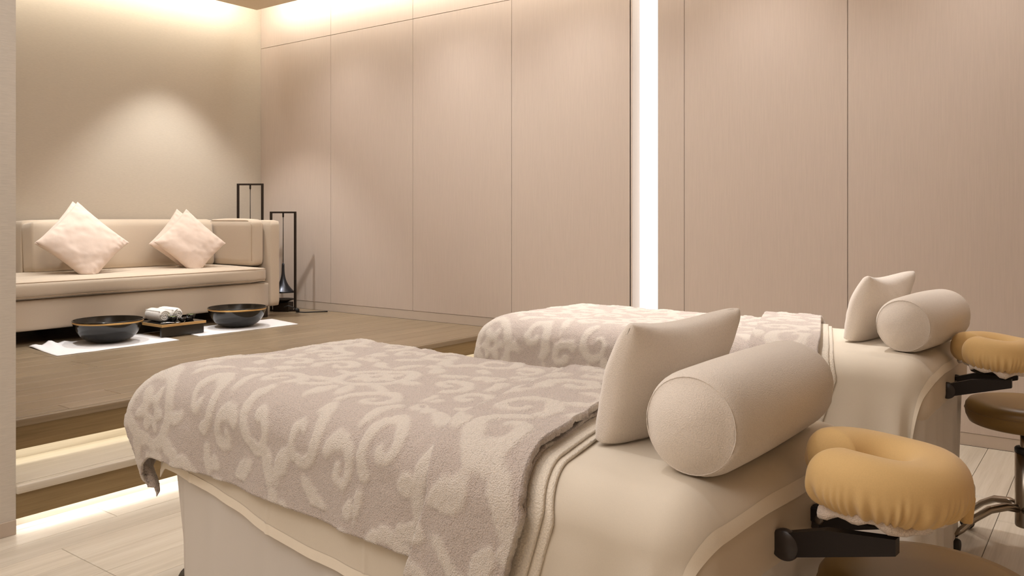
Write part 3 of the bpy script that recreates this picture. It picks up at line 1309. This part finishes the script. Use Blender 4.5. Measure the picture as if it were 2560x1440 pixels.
def end_pillow(label, p0, p1, H_, T_, la, seed):
    """terry pillow standing on its long edge from p0 to p1 (plan), leaning toward the head"""
    p0, p1 = Vector(p0), Vector(p1)
    W_ = (p1 - p0).length
    V, F = pillow_mesh(W_, H_, T_, .045, 60, 44, seed, .003, .36)
    V = np.array(V)
    # tuck the bottom and bow the top edge
    zz = V[:, 2] / (H_ / 2)
    xx = V[:, 0] / (W_ / 2)
    cr = (np.clip(np.abs(xx), 0, 1) ** 5) * (np.clip(np.abs(zz), 0, 1) ** 5)
    V[:, 0] *= 1 - .05 * cr
    V[:, 2] *= 1 - .08 * cr
    V[:, 2] -= .030 * (1 - xx ** 2) * sm((zz + .2) / 1.2)
    V[:, 1] += .025 * (xx ** 2) * sm(zz) * -1
    low = V[:, 2] < -H_ / 2 + .028
    V[low, 2] = -H_ / 2 + .028 + (V[low, 2] + H_ / 2 - .028) * .06
    V[:, 2] -= V[:, 2].min()
    a = math.atan2(p1.y - p0.y, p1.x - p0.x)
    R_ = np.array(Matrix.Rotation(a, 3, 'Z') @ Matrix.Rotation(la, 3, 'X'))
    P = V @ R_.T
    P[:, 2] -= P[:, 2].min()
    o = weld('pillow', P, F, M['pillow'])
    c = (p0 + p1) / 2
    o.location = (c.x, c.y, BZ + .006)
    tag(o, label, 'pillow', 'terry pillows on the beds')
    return o


def bolster_obj(label, p0, p1, r_, seed):
    """round bolster from near end p0 to far end p1, soft drawn-in ends"""
    p0, p1 = Vector(p0), Vector(p1)
    L_ = (p1 - p0).length
    t = empty('bolster', ((p0.x + p1.x) / 2, (p0.y + p1.y) / 2, BZ + .010), math.atan2(p1.y - p0.y, p1.x - p0.x))
    tag(t, label, 'bolster', 'terry bolsters on the beds')
    prof = []
    for k in range(9):
        f_ = k / 8
        prof.append((-L_ / 2 - .036 * (1 - f_ ** 2), r_ * .84 * f_))
    for k in range(1, 7):
        a = PI / 2 * k / 6
        prof.append((-L_ / 2 + .05 * (1 - math.cos(a)), r_ * (.84 + .16 * math.sin(a))))
    for k in range(1, 14):
        f_ = k / 14
        prof.append((-L_ / 2 + .05 + (L_ - .10) * f_, r_ * (1 + .035 * math.sin(PI * f_))))
    for k in range(6, 0, -1):
        a = PI / 2 * k / 6
        prof.append((L_ / 2 - .05 * (1 - math.cos(a)), r_ * (.84 + .16 * math.sin(a))))
    for k in range(8, -1, -1):
        f_ = k / 8
        prof.append((L_ / 2 + .036 * (1 - f_ ** 2), r_ * .84 * f_))
    n_ = 56
    V = []
    for x_, q in prof:
        for j in range(n_):
            a = 2 * PI * j / n_
            y_, z_ = q * math.cos(a), q * math.sin(a)
            # flattened where it rests
            zz = max(z_, -r_ * .93) + r_ * .93
            w_ = .002 * math.sin(3 * a + x_ * 9 + seed)
            V.append((x_, y_ * (1.03 if z_ < -.3 * r_ else 1) + w_, zz))
    F = []
    for i in range(len(prof) - 1):
        for j in range(n_):
            j2 = (j + 1) % n_
            F.append((i * n_ + j, i * n_ + j2, (i + 1) * n_ + j2, (i + 1) * n_ + j))
    o = weld('bolster_body', V, F, M['pillow'], t, 1e-5)
    for sx in (-1, 1):
        pts = [(sx * (L_ / 2 - .002), r_ * .895 * math.cos(a), max(r_ * .895 * math.sin(a), -r_ * .90) + r_ * .93) for a in np.linspace(0, 2 * PI, 41)[:-1]]
        tube('seam', pts, .0011, M['pillow'], t, 6, True)
    return t


def ring_cushion(label, x, y, z, rz, tilt, seed, linlabel=None):
    """horseshoe face cushion, opening toward the bed (local -X), on a black hinged bracket"""
    t = empty('face_cradle', (x, y, 0), rz)
    tag(t, label, 'headrest', 'face cradles at the bed heads')
    na, nb = 360, 44
    a_open = .40
    RX, RY = .098, .099
    V = []
    for i in range(na):
        f_ = i / (na - 1)
        a = -PI + a_open + (2 * PI - 2 * a_open) * f_
        e = min(f_, 1 - f_)
        tip = math.sqrt(max(0, 1 - (1 - min(e / .065, 1)) ** 2))
        cx, cy = RX * math.cos(a), RY * math.sin(a)
        nx, ny = math.cos(a), math.sin(a)
        wr_ = .056 * (tip * .97 + .03)
        ht = .056 * (tip * .97 + .03)
        for j in range(nb):
            b = 2 * PI * j / nb
            cb, sb = math.cos(b), math.sin(b)
            q = (abs(cb) ** 2.3 + abs(sb) ** 2.3) ** (-1 / 2.3)
            o_ = wr_ * q * cb
            h_ = ht * q * sb
            # gathers in the cover on the outer lower side
            if sb < .35:
                g = (.35 - sb) / 1.35
                g2 = g * g * (1.6 - .6 * g) * max(0, .35 + cb)
                o_ += .0060 * g2 * (math.sin(a * 31 + 5 * math.sin(a * 5 + seed) + 2.0 * sb) + .7 * math.sin(a * 53 + 3 * math.sin(a * 9) + seed))
                o_ -= .018 * max(0, -sb) ** 2
            h_ += .0025 * math.sin(a * 3 + seed)
            V.append((cx + nx * o_, cy + ny * o_, h_))
    V = np.array(V)
    R_ = np.array(Matrix.Rotation(.38, 3, 'Z') @ Matrix.Rotation(tilt, 3, 'Y'))
    V = V @ R_.T
    V[:, 2] += z
    F = []
    for i in range(na - 1):
        for j in range(nb):
            j2 = (j + 1) % nb
            F.append((i * nb + j, (i + 1) * nb + j, (i + 1) * nb + j2, i * nb + j2))
    F.append(tuple(range(nb)))
    F.append(tuple((na - 1) * nb + j for j in range(nb - 1, -1, -1)))
    cu = mk('cushion', V, F, M['yellow'], t)
    # terry lining peeping out below
    pts, rads = [], []
    for k in range(48):
        a = -2.5 + 5.0 * k / 47
        q = .113 + .004 * math.sin(k * 2.1 + seed)
        pv = R_ @ np.array([q * math.cos(a), q * math.sin(a), -.046 - .012 * max(0, math.sin(k * .55 + seed))])
        pts.append((pv[0], pv[1], pv[2] + z))
        rads.append(.011 + .004 * math.sin(k * 1.3 + seed))
    lin = tube('lining', pts, rads, M['lining'], t, 10)
    # tied tail of the cover at the outer end
    bm = box_bm(-.010, .010, -.024, .024, -.030, .022, .005, 2)
    ct = bm_obj('cover_tail', bm, M['yellow'], t)
    ct.location = (.118, .098, z - .050)
    ct.rotation_euler = (0, .12, .74)
    bm = box_bm(-.010, .014, -.014, .014, -.016, .016, .008, 3)
    lk = bm_obj('lining_knot', bm, M['lining'], t)
    lk.location = (.126, .084, z - .022)
    # platform plate under the cushion
    bm = bmesh.new()
    bmesh.ops.create_cone(bm, cap_ends=True, segments=36, radius1=.075, radius2=.08, depth=.014)
    pl_ = bm_obj('support_plate', bm, M['bracket'], t)
    pl_.location = (0, 0, z - .062)
    # two bracket arms with hinge knobs
    for sy in (-1, 1):
        yy = sy * .085
        pts = [(-.135, yy, z - .135), (-.06, yy, z - .112), (.06, yy, z - .088)]
        V2 = []
        hw = .011
        hh = [.022, .024, .014]
        for (px_, py_, pz_), q in zip(pts, hh):
            V2 += [(px_, py_ - hw, pz_ - q), (px_, py_ + hw, pz_ - q), (px_, py_ + hw, pz_ + q), (px_, py_ - hw, pz_ + q)]
        F2 = []
        for k in range(2):
            for j in range(4):
                j2 = (j + 1) % 4
                F2.append((k * 4 + j, (k + 1) * 4 + j, (k + 1) * 4 + j2, k * 4 + j2))
        F2 += [(3, 2, 1, 0), (8, 9, 10, 11)]
        mk('bracket_arm', V2, F2, M['bracket'], t, False)
        bm_obj('rail', box_bm(-.23, -.135, yy - .011, yy + .011, z - .142, z - .112, .003, 1), M['bracket'], t, False)
        kn = lathe('hinge_knob', [(0, 0), (.026, 0), (.029, .004), (.029, .013), (.026, .017), (.012, .018), (0, .018)], M['knob'], t, 32)
        kn.rotation_euler = (PI / 2 * -sy * -1, 0, 0)
        kn.location = (-.135, yy + sy * .012, z - .135)
        bo = lathe('bolt', [(0, .018), (.010, .018), (.010, .024), (.004, .025), (0, .025)], M['bolt'], kn, 6)
    return t


def stool(label, x, y, ztop, r_, rz):
    t = empty('stool', (x, y, 0), rz)
    tag(t, label, 'stool', 'round rolling stools')
    th_ = .095
    prof = [(0, ztop - th_), (r_ * .86, ztop - th_), (r_ * .93, ztop - th_ + .006), (r_ * .985, ztop - th_ + .03), (r_, ztop - .045), (r_ * .985, ztop - .025), (r_ * .93, ztop - .010),
            (r_ * .75, ztop - .002), (0, ztop)]
    st_ = lathe('seat', prof, M['vinyl'], t, 72)
    pts = [(r_ * .998 * math.cos(a), r_ * .998 * math.sin(a), ztop - .043) for a in np.linspace(0, 2 * PI, 73)[:-1]]
    tube('welt', pts, .002, M['vinyl_dk'], st_, 6, True)
    lathe('seat_plate', [(0, ztop - th_ - .012), (.075, ztop - th_ - .012), (.08, ztop - th_), (0, ztop - th_)], M['rubber'], t, 32)
    lathe('piston', [(0, .30), (.016, .30), (.016, ztop - th_ - .01), (0, ztop - th_ - .01)], M['chrome'], t, 24)
    lathe('collar', [(0, .375), (.034, .375), (.034, .39), (.03, .395), (0, .395)], M['rubber'], t, 32)
    lathe('gas_cylinder', [(0, .10), (.031, .10), (.033, .105), (.033, .376), (0, .376)], M['chrome'], t, 32)
    for k in range(5):
        a = 2 * PI * k / 5 + .35
        c_, s_ = math.cos(a), math.sin(a)
        pts, rr = [], []
        for q, zz, w_ in ((.02, .165, .017), (.07, .172, .016), (.13, .160, .015), (.19, .125, .0135), (.235, .085, .0125), (.262, .068, .012)):
            pts.append((q * c_, q * s_, zz))
            rr.append(w_)
        lg = tube('leg', pts, rr, M['chrome'], t, 12, flat=(1.15, .9))
        cs = lathe('caster', [(0, -.018), (.024, -.018), (.027, -.012), (.027, .012), (.024, .018), (0, .018)], M['rubber'], lg, 24)
        cs.rotation_euler = (PI / 2, 0, a + .8)
        cs.location = (.262 * c_, .262 * s_, .0275)
        tube('caster_stem', [(.262 * c_, .262 * s_, .045), (.262 * c_, .262 * s_, .075)], .007, M['chrome'], lg, 8)
    return t


# near bed
R1 = math.radians(-5.0)
b1, f1 = make_bed('near', (-.47, 2.02), R1, 2, .31,
                  dict(bed='massage bed with a white skirt beside the foot of the lit steps', sheet='cream cotton sheet on the bed beside the lit steps',
                       towel='cream towel edge under the folded blanket on the bed beside the steps',
                       blanket='cream and mauve damask terry blanket on the bed beside the steps', foot_disc=True), None, .092, 1.0)
end_pillow('upright cream terry pillow on the bed beside the steps', (-.865, 1.46), (-.80, 1.89), .30, .125, .22, 21)
bolster_obj('long cream terry bolster lying on the bed beside the steps', (-.622, 1.375), (-.600, 1.895), .098, 1.0)
ring_cushion('yellow cloth face cradle at the head of the bed beside the steps', -.355, 1.595, .782, R1, .06, 1.3)
stool('olive brown vinyl stool under the yellow cradle of the bed beside the steps', -.290, 1.70, .585, .195, .3)

# far bed
R2 = math.radians(-1.0)
b2, f2 = make_bed('far', (-.48, 3.72), R2, 5, .31,
                  dict(bed='massage bed with a white skirt along the fabric panelled wall', sheet='cream cotton sheet on the bed along the panelled wall',
                       towel='cream towel edge under the folded blanket by the panelled wall',
                       blanket='cream and mauve damask terry blanket on the bed along the panelled wall'), None, .035, .8)
end_pillow('upright cream terry pillow on the bed along the panelled wall', (-.83, 3.24), (-.755, 3.70), .295, .125, .22, 25)
bolster_obj('cream terry bolster lying on the bed along the panelled wall', (-.605, 3.09), (-.550, 3.60), .098, 2.2)
ring_cushion('yellow cloth face cradle at the head of the bed along the panelled wall', -.35, 3.30, .782, R2, .06, 2.9)
stool('olive brown vinyl stool with steel base beside the panelled wall', -.285, 3.60, .57, .198, .9)
